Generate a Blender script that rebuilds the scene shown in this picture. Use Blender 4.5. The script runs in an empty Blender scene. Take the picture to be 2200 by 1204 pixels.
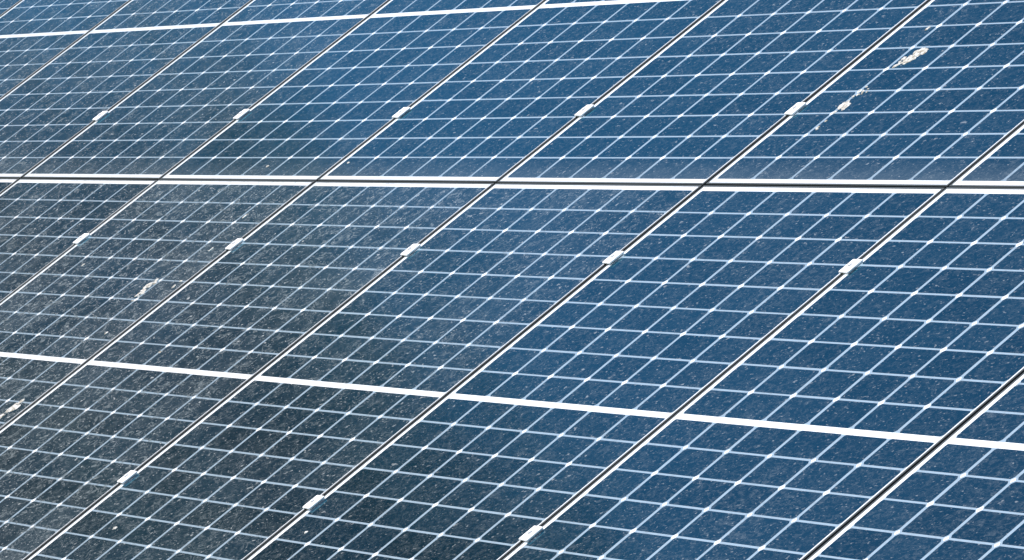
import bpy, bmesh, math, random
import numpy as np
from mathutils import Matrix, Vector

random.seed(7)
SC = bpy.context.scene
COL = SC.collection

# ------------------------------------------------------------------ layout
TILT = math.radians(35.57)
MID_H = 1.75                    # height of the joint between the two panel rows
PITCH = 1.154                   # panel pitch along the row
PW, PL = 1.142, 1.738           # panel width, length
GAP_V = 0.004
CT, ST = math.cos(TILT), math.sin(TILT)


def W(u, v, n=0.0):
    """array plane (along row, up slope, outward) -> world"""
    return Vector((u, v * CT - n * ST, MID_H + v * ST + n * CT))


def D(d):
    return Vector((d[0], d[1] * CT - d[2] * ST, d[1] * ST + d[2] * CT))


# ------------------------------------------------------------------ helpers
def link(o, parent=None):
    COL.objects.link(o)
    if parent is not None:
        o.parent = parent
    return o


def empty(name, loc, rot=(0, 0, 0)):
    o = bpy.data.objects.new(name, None)
    o.empty_display_size = 0.1
    o.location = loc
    o.rotation_euler = rot
    return link(o)


def tag(o, label=None, cat=None, group=None, kind=None):
    if label: o['label'] = label
    if cat: o['category'] = cat
    if group: o['group'] = group
    if kind: o['kind'] = kind
    return o


def mesh_obj(name, verts, faces, mat, parent=None, smooth=False, mat_idx=None):
    me = bpy.data.meshes.new(name)
    me.from_pydata(verts, [], faces)
    for m in (mat if isinstance(mat, (list, tuple)) else [mat]):
        me.materials.append(m)
    if mat_idx is not None:
        me.polygons.foreach_set('material_index', mat_idx)
    if smooth:
        me.polygons.foreach_set('use_smooth', [True] * len(faces))
    me.update()
    return link(bpy.data.objects.new(name, me), parent)


def bm_obj(name, bm, mat, parent=None, smooth=False):
    me = bpy.data.meshes.new(name)
    bm.normal_update()
    bm.to_mesh(me)
    bm.free()
    me.materials.append(mat)
    if smooth:
        me.polygons.foreach_set('use_smooth', [True] * len(me.polygons))
    return link(bpy.data.objects.new(name, me), parent)


def bm_box(bm, c, s, bevel=0.0):
    r = bmesh.ops.create_cube(bm, size=1.0)
    vs = r['verts']
    for v in vs:
        v.co = Vector((v.co.x * s[0] + c[0], v.co.y * s[1] + c[1], v.co.z * s[2] + c[2]))
    if bevel:
        es = list({e for v in vs for e in v.link_edges})
        bmesh.ops.bevel(bm, geom=es, offset=bevel, segments=3, affect='EDGES', profile=0.5)


def bm_cyl(bm, p0, p1, r0, r1=None, seg=12):
    p0, p1 = Vector(p0), Vector(p1)
    d = p1 - p0
    q = d.to_track_quat('Z', 'Y').to_matrix().to_4x4()
    bmesh.ops.create_cone(bm, cap_ends=True, segments=seg, radius1=r0, radius2=r0 if r1 is None else r1,
                          depth=d.length, matrix=Matrix.Translation((p0 + p1) / 2) @ q)


# ------------------------------------------------------------------ materials
def new_mat(name):
    m = bpy.data.materials.new(name)
    m.use_nodes = True
    nt = m.node_tree
    b = nt.nodes['Principled BSDF']
    return m, nt, b


def N(nt, t, **kw):
    n = nt.nodes.new(t)
    for k, v in kw.items():
        setattr(n, k, v)
    return n


def noise(nt, vec, scale, detail=3.0, rough=0.6, dist=0.0):
    n = N(nt, 'ShaderNodeTexNoise')
    n.inputs['Scale'].default_value = scale
    n.inputs['Detail'].default_value = detail
    n.inputs['Roughness'].default_value = rough
    n.inputs['Distortion'].default_value = dist
    nt.links.new(vec, n.inputs['Vector'])
    return n.outputs['Fac']


def ramp(nt, fac, a, b, va=0.0, vb=1.0):
    n = N(nt, 'ShaderNodeMapRange')
    n.inputs['From Min'].default_value = a
    n.inputs['From Max'].default_value = b
    n.inputs['To Min'].default_value = va
    n.inputs['To Max'].default_value = vb
    nt.links.new(fac, n.inputs['Value'])
    return n.outputs['Result']


def math_n(nt, op, a, b):
    n = N(nt, 'ShaderNodeMath', operation=op)
    for i, x in enumerate((a, b)):
        if isinstance(x, (int, float)):
            n.inputs[i].default_value = x
        else:
            nt.links.new(x, n.inputs[i])
    return n.outputs[0]


def mixc(nt, fac, a, b):
    n = N(nt, 'ShaderNodeMix', data_type='RGBA')
    ins = [n.inputs[0], n.inputs[6], n.inputs[7]]
    for i, x in zip(ins, (fac, a, b)):
        if isinstance(x, (int, float)):
            i.default_value = x
        elif isinstance(x, tuple):
            i.default_value = (*x, 1.0)
        else:
            nt.links.new(x, i)
    return n.outputs[2]


def stretched(nt, sx, sy, sz=1.0):
    """object coordinates, shifted by a random amount per panel and stretched"""
    tc = N(nt, 'ShaderNodeTexCoord')
    oi = N(nt, 'ShaderNodeObjectInfo')
    sh = math_n(nt, 'MULTIPLY', oi.outputs['Random'], 37.0)
    add = N(nt, 'ShaderNodeVectorMath', operation='ADD')
    nt.links.new(tc.outputs['Object'], add.inputs[0])
    nt.links.new(sh, add.inputs[1])
    mp = N(nt, 'ShaderNodeMapping')
    mp.inputs['Scale'].default_value = (sx, sy, sz)
    nt.links.new(add.outputs[0], mp.inputs['Vector'])
    return mp.outputs['Vector'], oi.outputs['Random'], tc.outputs['Object']


def dirt(nt):
    """grey dust film, dried fibres and pale specks stuck on the glass, heavier on the dirtier panels (object colour red = soiling)"""
    v, rnd, obj = stretched(nt, 0.6, 1.0)
    sep = N(nt, 'ShaderNodeSeparateColor')
    nt.links.new(N(nt, 'ShaderNodeObjectInfo').outputs['Color'], sep.inputs[0])
    soil = sep.outputs[0]
    film = ramp(nt, noise(nt, v, 84.0, 4.0, 0.75, 1.0), 0.48, 0.72)
    broad = ramp(nt, noise(nt, v, 3.2, 2.0, 0.5), 0.30, 0.75, 0.6, 1.3)
    mp = N(nt, 'ShaderNodeMapping')
    mp.inputs['Scale'].default_value = (34.0, 1.1, 1.0)
    nt.links.new(v, mp.inputs['Vector'])
    run = ramp(nt, noise(nt, mp.outputs['Vector'], 1.0, 3.0, 0.6), 0.38, 0.68, 0.70, 1.45)   # rain runs down the slope
    broad = math_n(nt, 'MULTIPLY', broad, run)
    film = math_n(nt, 'MULTIPLY', film, broad)
    # fibres: thin winding ridges of a distorted noise, broken up by a second one
    rid = math_n(nt, 'ABSOLUTE', math_n(nt, 'SUBTRACT', noise(nt, v, 27.0, 2.0, 0.6, 1.2), 0.5), 0.0)
    fib = ramp(nt, rid, 0.004, 0.042, 1.0, 0.0)
    fib = math_n(nt, 'MULTIPLY', fib, ramp(nt, noise(nt, v, 34.0, 2.0, 0.5), 0.40, 0.58))
    veil = ramp(nt, noise(nt, v, 24.0, 4.0, 0.7, 0.5), 0.25, 0.8, 0.25, 0.55)
    heavy = math_n(nt, 'MULTIPLY', soil, math_n(nt, 'ADD', math_n(nt, 'MULTIPLY', fib, 1.15), math_n(nt, 'MULTIPLY', veil, math_n(nt, 'MULTIPLY', broad, 0.55))))
    dust = math_n(nt, 'ADD', math_n(nt, 'MULTIPLY', film, 0.42), heavy)
    # dust washed down to the lower frame edge
    sx = N(nt, 'ShaderNodeSeparateXYZ')
    nt.links.new(obj, sx.inputs[0])
    low = ramp(nt, sx.outputs['Y'], 0.012, 0.11, 0.85, 0.0)
    dust = math_n(nt, 'ADD', dust, math_n(nt, 'MULTIPLY', low, veil))
    dust = math_n(nt, 'MINIMUM', dust, 2.2)
    s1 = ramp(nt, noise(nt, v, 78.0, 2.0, 0.5), 0.69, 0.745)
    s2 = ramp(nt, noise(nt, v, 150.0, 1.0, 0.5), 0.67, 0.75)
    specks = math_n(nt, 'MAXIMUM', s1, math_n(nt, 'MULTIPLY', s2, 0.75))
    specks = math_n(nt, 'MULTIPLY', specks, math_n(nt, 'ADD', math_n(nt, 'MULTIPLY', soil, 1.0), 0.55))
    return dust, specks, v, rnd


AR_TINT = (0.145, 0.70, 0.95)


def glass_surface(nt, b, v, rnd):
    """matt layer under a glass face with an anti-reflective, blue green tinted mirror image"""
    b.inputs['Specular IOR Level'].default_value = 0.0
    b.inputs['Roughness'].default_value = 0.9
    bn = N(nt, 'ShaderNodeBump')
    bn.inputs['Strength'].default_value = 0.05
    bn.inputs['Distance'].default_value = 0.0006
    h = noise(nt, v, 60.0, 2.0, 0.55)
    nt.links.new(h, bn.inputs['Height'])
    gl = N(nt, 'ShaderNodeBsdfGlossy')
    gl.inputs['Color'].default_value = (*AR_TINT, 1.0)
    gl.inputs['Roughness'].default_value = 0.09
    fr = N(nt, 'ShaderNodeFresnel')
    fr.inputs['IOR'].default_value = 1.5
    nt.links.new(bn.outputs['Normal'], gl.inputs['Normal'])
    mx = N(nt, 'ShaderNodeMixShader')
    nt.links.new(fr.outputs[0], mx.inputs[0])
    nt.links.new(b.outputs[0], mx.inputs[1])
    nt.links.new(gl.outputs[0], mx.inputs[2])
    nt.links.new(mx.outputs[0], nt.nodes['Material Output'].inputs['Surface'])


def make_cell_mat():
    m, nt, b = new_mat('silicon_cell_under_glass')
    film, specks, v, rnd = dirt(nt)
    at = N(nt, 'ShaderNodeAttribute', attribute_name='cell_tint')
    base = mixc(nt, at.outputs['Fac'], (0.0012, 0.008, 0.018), (0.004, 0.015, 0.030))
    # fine printed fingers and wires on the cell
    col = mixc(nt, math_n(nt, 'MULTIPLY', film, 0.34), base, (0.37, 0.405, 0.41))
    col = mixc(nt, math_n(nt, 'MULTIPLY', specks, 0.40), col, (0.62, 0.63, 0.62))
    nt.links.new(col, b.inputs['Base Color'])
    glass_surface(nt, b, v, rnd)
    return m


def make_backsheet_mat(name, white, grime, grimy):
    m, nt, b = new_mat(name)
    film, specks, v, rnd = dirt(nt)
    col = mixc(nt, math_n(nt, 'MULTIPLY', film, grimy), white, grime)
    nt.links.new(col, b.inputs['Base Color'])
    glass_surface(nt, b, v, rnd)
    return m


def make_alu(name, base, rough, metal=1.0, var=0.12):
    m, nt, b = new_mat(name)
    tc = N(nt, 'ShaderNodeTexCoord')
    f = noise(nt, tc.outputs['Object'], 60.0, 3.0, 0.6)
    dark = tuple(c * (1 - var * 2) for c in base)
    nt.links.new(mixc(nt, ramp(nt, f, 0.3, 0.7), dark, base), b.inputs['Base Color'])
    b.inputs['Metallic'].default_value = metal
    nt.links.new(ramp(nt, f, 0.3, 0.7, rough + 0.08, rough), b.inputs['Roughness'])
    return m


def make_simple(name, c1, c2, scale, rough=0.8):
    m, nt, b = new_mat(name)
    tc = N(nt, 'ShaderNodeTexCoord')
    f = noise(nt, tc.outputs['Object'], scale, 4.0, 0.6)
    nt.links.new(mixc(nt, ramp(nt, f, 0.35, 0.65), c1, c2), b.inputs['Base Color'])
    b.inputs['Roughness'].default_value = rough
    return m


M_CELL = make_cell_mat()
M_BACK = make_backsheet_mat('white_backsheet_under_glass', (0.80, 0.81, 0.82), (0.40, 0.41, 0.41), 0.5)
M_FILM = make_backsheet_mat('pale_grid_film_under_glass', (0.29, 0.365, 0.43), (0.13, 0.145, 0.15), 0.8)
M_FRAME = make_alu('black_anodised_frame', (0.055, 0.064, 0.064), 0.42, metal=0.0)
M_CLAMP = make_alu('bright_clamp_aluminium', (0.95, 0.91, 0.89), 0.6, metal=0.0, var=0.03)
M_STEEL = make_alu('stainless_bolt', (0.85, 0.84, 0.84), 0.45, metal=0.1)
M_RAIL = make_alu('rail_aluminium', (0.45, 0.46, 0.47), 0.45)
M_DROP = make_simple('dried_dropping', (0.20, 0.17, 0.12), (0.66, 0.65, 0.62), 85.0)
M_BOX = make_simple('black_plastic', (0.02, 0.02, 0.02), (0.03, 0.03, 0.03), 10.0, 0.5)
M_GRASS = make_simple('dry_grass', (0.06, 0.085, 0.03), (0.17, 0.16, 0.075), 3.0, 0.95)
M_BARK = make_simple('bark', (0.06, 0.045, 0.03), (0.14, 0.11, 0.08), 8.0, 0.95)


def make_leaf():
    m, nt, b = new_mat('leaf')
    at = N(nt, 'ShaderNodeAttribute', attribute_name='leaf_tint')
    nt.links.new(mixc(nt, at.outputs['Fac'], (0.09, 0.11, 0.075), (0.30, 0.31, 0.26)), b.inputs['Base Color'])
    b.inputs['Roughness'].default_value = 0.55
    tr = N(nt, 'ShaderNodeBsdfTranslucent')
    tr.inputs['Color'].default_value = (0.26, 0.27, 0.12, 1)
    mx = N(nt, 'ShaderNodeMixShader')
    mx.inputs[0].default_value = 0.3
    out = nt.nodes['Material Output']
    nt.links.new(b.outputs[0], mx.inputs[1])
    nt.links.new(tr.outputs[0], mx.inputs[2])
    nt.links.new(mx.outputs[0], out.inputs['Surface'])
    return m


M_LEAF = make_leaf()

# ------------------------------------------------------------------ solar panels
LIP, LIP_H = 0.0055, 0.0012
MX_L, MX_R = 0.0225, 0.0130        # first / last cell edge from the panel's outer edges
MV = 0.0225                       # cells to outer edge, top and bottom
BAR = 0.0205                      # white strip across the middle
CG_U, CG_V = 0.0128, 0.0065      # gaps between cells
NC, NR = 6, 9
CW = (PW - MX_L - MX_R - (NC - 1) * CG_U) / NC
CH = (PL / 2 - BAR / 2 - MV - (NR - 1) * CG_V) / NR


def frame_geo():
    prof = [(0.0, -0.035), (0.0, -0.0012), (0.0012, 0.0), (LIP - 0.0006, 0.0), (LIP, -0.0006),
            (LIP, -0.0062), (0.0022, -0.0062), (0.0022, -0.033), (0.026, -0.033), (0.026, -0.035)]
    vs, fs = [], []
    n = len(prof)
    for ci in range(4):
        for (d, z) in prof:
            x = d if ci in (0, 3) else PW - d
            y = d if ci in (0, 1) else PL - d
            vs.append((x, y, z))
    for ci in range(4):
        cj = (ci + 1) % 4
        for k in range(n):
            k2 = (k + 1) % n
            fs.append((ci * n + k, cj * n + k, cj * n + k2, ci * n + k2))
    return vs, fs


def backsheet_geo():
    a, z0, z1 = 0.003, -LIP_H - 0.0044, -LIP_H
    vs = [(a, a, z0), (PW - a, a, z0), (PW - a, PL - a, z0), (a, PL - a, z0),
          (a, a, z1), (PW - a, a, z1), (PW - a, PL - a, z1), (a, PL - a, z1)]
    fs = [(3, 2, 1, 0), (4, 5, 6, 7), (0, 1, 5, 4), (1, 2, 6, 5), (2, 3, 7, 6), (3, 0, 4, 7)]
    return vs, fs


def cells_geo():
    """half cells with clipped corners (0), the pale film seen between them (1), the white corner lozenges (2)"""
    z = -LIP_H + 0.0003
    zf = -LIP_H + 0.00012
    vs, fs, tint, mi = [], [], [], []
    rnd = random.Random(3)
    for half in range(2):
        y0 = MV if half == 0 else PL / 2 + BAR / 2
        x1 = MX_L + NC * CW + (NC - 1) * CG_U
        y1 = y0 + NR * CH + (NR - 1) * CG_V
        i = len(vs)
        vs += [(MX_L, y0, zf), (x1, y0, zf), (x1, y1, zf), (MX_L, y1, zf)]
        fs.append((i, i + 1, i + 2, i + 3)); tint.append(0.5); mi.append(1)
        for r in range(NR):
            for c in range(NC):
                x = MX_L + c * (CW + CG_U)
                y = y0 + r * (CH + CG_V)
                x += rnd.uniform(-0.0008, 0.0008)
                y += rnd.uniform(-0.0005, 0.0005)
                ch = 0.0075
                cb, ct = (ch, 0.005) if r % 2 == 0 else (0.005, ch)
                p = [(x + cb, y), (x + CW - cb, y), (x + CW, y + cb), (x + CW, y + CH - ct),
                     (x + CW - ct, y + CH), (x + ct, y + CH), (x, y + CH - ct), (x, y + cb)]
                i = len(vs)
                vs += [(a, b, z) for a, b in p]
                fs.append(tuple(range(i, i + 8)))
                tint.append(rnd.random()); mi.append(0)
        for r in range(NR - 1):
            for c in range(NC - 1):
                x = MX_L + (c + 1) * (CW + CG_U) - CG_U / 2
                y = y0 + (r + 1) * (CH + CG_V) - CG_V / 2
                h = 0.0112 if r % 2 == 0 else 0.0088
                i = len(vs)
                zz = zf + 0.00009
                vs += [(x - h, y, zz), (x, y - h, zz), (x + h, y, zz), (x, y + h, zz)]
                fs.append((i, i + 1, i + 2, i + 3)); tint.append(0.5); mi.append(2)
    return vs, fs, tint, mi


fv, ff = frame_geo()
bv, bf = backsheet_geo()
cv, cf, ctint, cmi = cells_geo()


def make_panel():
    t = empty('solar_panel', (0, 0, 0))
    mesh_obj('frame', fv, ff, M_FRAME, t)
    mesh_obj('backsheet', bv, bf, M_BACK, t)
    c = mesh_obj('cell_array', cv, cf, [M_CELL, M_FILM, M_BACK], t, mat_idx=cmi)
    a = c.data.attributes.new('cell_tint', 'FLOAT', 'FACE')
    a.data.foreach_set('value', ctint)
    bm = bmesh.new()
    bm_box(bm, (PW / 2, PL / 2, -0.017), (0.11, 0.07, 0.020), 0.003)
    bm_obj('junction_box', bm, M_BOX, t)
    return t


def copy_thing(o):
    c = o.copy()
    COL.objects.link(c)
    for ch in o.children:
        d = ch.copy()
        COL.objects.link(d)
        d.parent = c
    return c


UP = {
    -3: 'upper row panel showing only a sliver in the top left corner of the photo',
    -2: 'upper row panel cut by the left edge, second from the top left corner',
    -1: 'grey blue upper row panel just left of the leftmost upper row clamp',
    0: 'upper row panel between the first and second clamps from the left',
    1: 'bright blue upper row panel between the second and third clamps from the left',
    2: 'clean blue upper row panel between the third and fourth clamps from the left',
    3: 'blue upper row panel left of the panel that has the large bird dropping',
    4: 'blue upper row panel streaked with a large beige and white bird dropping',
    5: 'upper row panel in the right edge of the photo, right of the one with droppings',
    6: 'upper row panel beyond the right edge of the photo',
}
LO = {
    -3: 'lower row panel well beyond the left edge of the photo',
    -2: 'lower row panel just beyond the left edge of the photo',
    -1: 'lower row panel showing only a tiny corner at the left edge',
    0: 'dusty grey lower row panel left of the leftmost lower row clamp',
    1: 'dusty grey lower row panel spattered with several white bird droppings',
    2: 'grey lower row panel between the second and third clamps of its upper rail',
    3: 'half grey half blue lower row panel between the third and fourth clamps',
    4: 'blue lower row panel between the fourth and fifth clamps of its upper rail',
    5: 'dark blue lower row panel right of the rightmost lower row clamp',
    6: 'dark blue lower row panel cut by the bottom right corner of the photo',
}
PANELS = {}
SOIL_UP = {-3: 0.60, -2: 0.70, -1: 0.68, 0: 0.50, 1: 0.24, 2: 0.12}
SOIL_LO = {-1: 0.7, 0: 0.8, 1: 0.95, 2: 0.8, 3: 0.40, 4: 0.16}
proto = None
rt = random.Random(21)
for row in (1, 0):
    for c in range(-3, 7):
        if proto is None:
            proto = t = make_panel()
        else:
            t = copy_thing(proto)
        v0 = GAP_V / 2 if row else -GAP_V / 2 - PL
        t.location = W(c * PITCH + (PITCH - PW) / 2 + rt.uniform(-0.0007, 0.0007), v0 + rt.uniform(-0.0010, 0.0010), rt.uniform(-0.0002, 0.0002))
        t.rotation_euler = (TILT + math.radians(rt.uniform(-0.022, 0.022)),
                            math.radians(rt.uniform(-0.018, 0.018)), math.radians(rt.uniform(-0.05, 0.05)))
        tag(t, (UP if row else LO)[c], 'solar panel', 'solar panels of the tilted array')
        PANELS[(row, c)] = t
        for ch in t.children:
            ch.color = ((SOIL_UP if row else SOIL_LO).get(c, 0.10), 0, 0, 1)


# ------------------------------------------------------------------ bird droppings stuck to the glass
def dropping(row, c, spots, seed):
    """spots: (x, y, length, width, angle) on the panel's own face; one splash = one mesh"""
    rnd = random.Random(seed)
    vs, fs = [], []
    z0 = -LIP_H + 0.0006
    for (x, y, ln, wd, an) in spots:
        k = 18
        rings = [(1.0, 0.0), (0.72, 0.0010), (0.38, 0.0017)]
        jit = [1 + rnd.uniform(-0.32, 0.28) for _ in range(k)]
        i0 = len(vs)
        for (s, h) in rings:
            for q in range(k):
                a = 2 * math.pi * q / k
                px, py = math.cos(a) * wd * 0.9 * s * jit[q], math.sin(a) * ln / 2 * s * jit[q]
                vs.append((x + px * math.cos(an) - py * math.sin(an), y + px * math.sin(an) + py * math.cos(an),
                           z0 + h * rnd.uniform(0.7, 1.3)))
        vs.append((x, y, z0 + 0.0018))
        for r in range(2):
            for q in range(k):
                q2 = (q + 1) % k
                fs.append((i0 + r * k + q, i0 + r * k + q2, i0 + (r + 1) * k + q2, i0 + (r + 1) * k + q))
        for q in range(k):
            fs.append((i0 + 2 * k + q, i0 + 2 * k + (q + 1) % k, len(vs) - 1))
    return mesh_obj('bird_dropping', vs, fs, M_DROP, PANELS[(row, c)], smooth=True)


def ly(row, v):
    return v - GAP_V / 2 if row else v + GAP_V / 2 + PL


def splat(x, y, ln, wd, n, lo, hi, seed):
    rnd = random.Random(seed)
    out = []
    for i in range(n):
        a, r = rnd.uniform(0, 2 * math.pi), math.sqrt(rnd.random())
        sz = rnd.uniform(lo, hi)
        out.append((x + math.cos(a) * r * wd / 2, y + math.sin(a) * r * ln / 2, sz * rnd.uniform(1.0, 2.2), sz, rnd.uniform(-0.5, 0.5)))
    return out


d = dropping(1, 4, splat(0.268, ly(1, 0.556), 0.036, 0.052, 15, 0.006, 0.013, 1)
             + splat(0.252, ly(1, 0.534), 0.034, 0.056, 17, 0.005, 0.011, 2)
             + splat(0.240, ly(1, 0.514), 0.030, 0.056, 13, 0.003, 0.008, 3), 1)
d['label'] = 'large beige and white dropping with ragged tail'
d = dropping(1, 4, splat(0.216, ly(1, 0.330), 0.026, 0.034, 11, 0.008, 0.014, 4)
             + [(0.210, ly(1, 0.306), 0.012, 0.007, 0.0)], 2)
d['label'] = 'white oblong dropping near the seam clamp'
dropping(1, 4, splat(0.222, ly(1, 0.395), 0.075, 0.050, 12, 0.0025, 0.0055, 5), 3)
dropping(1, 4, splat(0.220, ly(1, 0.250), 0.040, 0.020, 6, 0.003, 0.006, 6), 4)
dropping(1, 4, splat(0.163, ly(1, 0.659), 0.030, 0.008, 4, 0.003, 0.006, 7), 5)
d = dropping(0, 1, splat(0.920, ly(0, -0.515), 0.050, 0.042, 13, 0.006, 0.012, 8)
             + splat(0.930, ly(0, -0.556), 0.040, 0.028, 9, 0.005, 0.011, 9)
             + [(0.937, ly(0, -0.590), 0.008, 0.007, 0)], 6)
d['label'] = 'long white dropping streak'
dropping(0, 1, splat(1.096, ly(0, -0.506), 0.034, 0.014, 5, 0.004, 0.008, 10), 7)
dropping(0, 1, splat(1.050, ly(0, -1.100), 0.075, 0.040, 16, 0.006, 0.013, 11)
         + splat(1.042, ly(0, -1.135), 0.030, 0.030, 7, 0.005, 0.010, 12), 8)
dropping(0, 1, splat(1.028, ly(0, -0.344), 0.026, 0.008, 4, 0.003, 0.005, 13), 9)
dropping(0, 1, [(0.971, ly(0, -0.177), 0.020, 0.005, 0.1)], 10)
dropping(0, 3, [(0.273, ly(0, -1.49), 0.012, 0.011, 0)], 11)
dropping(0, 1, [(1.037, ly(0, -0.74), 0.016, 0.005, 0)], 12)
dropping(0, 4, [(0.128, ly(0, -1.403), 0.010, 0.008, 0)], 13)
dropping(0, 1, [(0.256, ly(0, -0.437), 0.014, 0.006, 0)], 14)
dropping(0, 2, [(0.393, ly(0, -0.803), 0.010, 0.008, 0)], 15)
dropping(1, 1, [(0.68, ly(1, 0.071), 0.010, 0.009, 0)], 16)
dropping(1, 2, [(0.058, ly(1, 0.088), 0.008, 0.007, 0)], 17)


# ------------------------------------------------------------------ clamps on the seams
def make_clamp():
    t = empty('panel_clamp', (0, 0, 0))
    bm = bmesh.new()
    bm_box(bm, (0, 0, 0.0034), (0.042, 0.050, 0.0062), 0.0030)
    bm_box(bm, (0, 0, -0.009), (0.0115, 0.046, 0.0175), 0.0008)
    bm_obj('clamp_body', bm, M_CLAMP, t)
    bm = bmesh.new()
    bm_cyl(bm, (0, 0, 0.0064), (0, 0, 0.0073), 0.0100, seg=20)
    bm_cyl(bm, (0, 0, 0.0074), (0, 0, 0.0108), 0.0060, seg=6)
    bm_obj('bolt', bm, M_STEEL, t)
    return t


CL = [
    (0, 0.340, 'leftmost of the five silver clamps on the upper row seams'),
    (1, 0.335, 'second silver clamp from the left on the upper row seams'),
    (2, 0.328, 'middle of the five silver clamps on the upper row seams'),
    (3, 0.323, 'fourth silver clamp from the left on the upper row seams'),
    (4, 0.315, 'silver clamp on the upper row seam nearest the large bird dropping'),
    (1, -0.317, 'leftmost silver clamp just below the joint of the two rows'),
    (2, -0.317, 'silver clamp just below the row joint, up right of the long white dropping'),
    (3, -0.314, 'middle of the five silver clamps just below the joint of the two rows'),
    (4, -0.315, 'fourth silver clamp from the left just below the joint of the two rows'),
    (5, -0.316, 'rightmost silver clamp just below the joint of the two rows'),
    (3, -1.310, 'leftmost of the three silver clamps nearest the bottom of the photo'),
    (4, -1.308, 'middle of the three silver clamps nearest the bottom of the photo'),
    (5, -1.311, 'silver clamp at the bottom edge, rightmost of the lowest three'),
]
cproto = None
for (k, v, lab) in CL:
    if cproto is None:
        cproto = t = make_clamp()
    else:
        t = copy_thing(cproto)
    t.location = W(k * PITCH + 0.007, v + 0.003, 0.0)
    t.rotation_euler = (TILT, 0, math.radians(random.uniform(-2, 2)))
    tag(t, lab, 'clamp', 'silver clamps along the panel seams')


# ------------------------------------------------------------------ substructure
def box_between(name, p0, p1, w, h, mat, parent=None):
    p0, p1 = Vector(p0), Vector(p1)
    dv = p1 - p0
    bm = bmesh.new()
    bm_box(bm, (0, 0, 0), (w, h, dv.length), 0.003)
    o = bm_obj(name, bm, mat, parent)
    o.location = (p0 + p1) / 2
    return o, dv


rail_labels = ['aluminium rail glimpsed through the seams under the upper clamps',
               'aluminium rail glimpsed through the seams just below the row joint',
               'aluminium rail glimpsed through the seams under the lowest clamps']
for v, lab in zip((0.33, -0.315, -1.31), rail_labels):
    bm = bmesh.new()
    L = 10 * PITCH + 0.2
    bm_box(bm, (0, 0, 0), (L, 0.040, 0.044), 0.002)
    o = bm_obj('mounting_rail', bm, M_RAIL)
    o.location = W(2 * PITCH, v, -0.0365 - 0.022)
    o.rotation_euler = (TILT, 0, 0)
    tag(o, lab, 'rail', 'rails carrying the panels')

# ------------------------------------------------------------------ ground
mesh_obj('ground', [(-3000, -3000, 0), (3000, -3000, 0), (3000, 3000, 0), (-3000, 3000, 0)], [(0, 1, 2, 3)], M_GRASS)
tag(bpy.data.objects['ground'], kind='structure')


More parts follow.
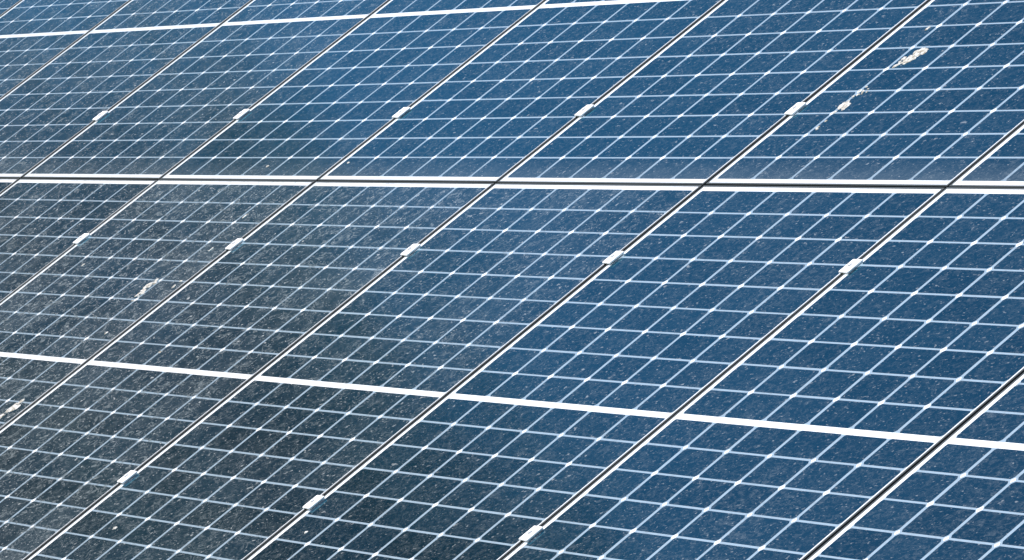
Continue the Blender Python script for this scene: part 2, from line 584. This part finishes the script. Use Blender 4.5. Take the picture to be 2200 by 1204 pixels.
# ------------------------------------------------------------------ tree mirrored in the glass at the lower left
def make_tree(x, y, crown_z, rad, nleaf, seed):
    t = empty('tree', (x, y, 0))
    rnd = np.random.default_rng(seed)
    pr = random.Random(seed)
    bm = bmesh.new()
    pts = [Vector((0, 0, -0.1)), Vector((0.1, 0.05, crown_z * 0.3)), Vector((0.0, 0.2, crown_z * 0.62)), Vector((0.1, 0.1, crown_z))]
    for i, (a, b) in enumerate(zip(pts, pts[1:])):
        bm_cyl(bm, a, b, 0.42 - 0.1 * i, 0.32 - 0.1 * i, 14)
    centers = []
    nb = 220
    for i in range(nb):
        u = rnd.normal(size=3); u /= np.linalg.norm(u)
        r = rad * 0.84 * rnd.random() ** 0.36
        c = np.array([u[0] * r, u[1] * r, crown_z + u[2] * r * 1.0])
        centers.append((c, rad * rnd.uniform(0.14, 0.22)))
        st = pts[1].lerp(pts[3], rnd.uniform(0.2, 1.0))
        e = Vector(c)
        mid = st.lerp(e, 0.5) + Vector((0, 0, 0.3))
        bm_cyl(bm, st, mid, 0.10, 0.06, 7)
        bm_cyl(bm, mid, e, 0.06, 0.02, 7)
    bm_obj('trunk', bm, M_BARK, t)
    # leaves gathered in clumps
    per = nleaf // nb
    P = []
    for c, cr in centers:
        q = rnd.normal(size=(per, 3)); q /= np.linalg.norm(q, axis=1, keepdims=True)
        q *= (rnd.random((per, 1)) ** 0.5) * cr
        P.append(c + q)
    P = np.concatenate(P)
    n = len(P)
    a = rnd.normal(size=(n, 3)); a /= np.linalg.norm(a, axis=1, keepdims=True)
    b = rnd.normal(size=(n, 3)); b -= (b * a).sum(1, keepdims=True) * a; b /= np.linalg.norm(b, axis=1, keepdims=True)
    ln = rnd.uniform(0.05, 0.12, (n, 1)); wd = ln * rnd.uniform(0.22, 0.4, (n, 1))
    V = np.stack([P - a * ln, P + b * wd, P + a * ln, P - b * wd], 1).reshape(-1, 3)
    F = np.arange(n * 4).reshape(-1, 4)
    o = mesh_obj('crown', V.tolist(), F.tolist(), M_LEAF, t)
    at = o.data.attributes.new('leaf_tint', 'FLOAT', 'FACE')
    at.data.foreach_set('value', rnd.random(n).astype(np.float32))
    return t


tr = make_tree(-24.0, -3.6, 8.5, 9.3, 380000, 5)
tag(tr, 'broad leafy tree seen only as a grey green reflection in the lower left panels', 'tree')

# ------------------------------------------------------------------ sun and sky
S = Vector((-0.17, -0.38, 0.91)).normalized()
el = math.asin(S.z)
world = bpy.data.worlds.new('World')
SC.world = world
world.use_nodes = True
nt = world.node_tree
bg = nt.nodes['Background']
sky = nt.nodes.new('ShaderNodeTexSky')
sky.sky_type = 'NISHITA'
sky.sun_disc = False
sky.sun_elevation = el
sky.sun_rotation = math.atan2(S.x, S.y)
sky.air_density = 1.0
sky.dust_density = 2.0
sky.ozone_density = 3.0
nt.links.new(sky.outputs[0], bg.inputs['Color'])
bg.inputs['Strength'].default_value = 0.12
sd = bpy.data.lights.new('sun', 'SUN')
sd.energy = 4.0
sd.angle = math.radians(0.53)
sd.color = (1.0, 0.975, 0.94)
so = link(bpy.data.objects.new('sun', sd))
so.rotation_euler = S.to_track_quat('Z', 'Y').to_euler()
so.location = (0, -10, 20)

# ------------------------------------------------------------------ camera
cam = bpy.data.cameras.new('camera')
co = link(bpy.data.objects.new('camera', cam))
Rr = D((0.4484756786, 0.7270118999, -0.5199262093))
Dn = D((0.0205771126, -0.5899503816, -0.8071772604))
Fw = D((-0.8935581392, 0.3513007895, -0.2795382034))
M = Matrix((Rr, -Dn, -Fw)).transposed()
co.matrix_world = Matrix.Translation(W(16.190029630, -5.116072543, 3.740976929)) @ M.to_4x4()
cam.sensor_width = 36.0
cam.lens = 11450.45 / 2200 * 36.0
cam.clip_start = 0.1
cam.clip_end = 10000
SC.camera = co

SC.view_settings.view_transform = 'Standard'
SC.view_settings.look = 'None'
SC.view_settings.exposure = 0.4
SC.view_settings.gamma = 1.0
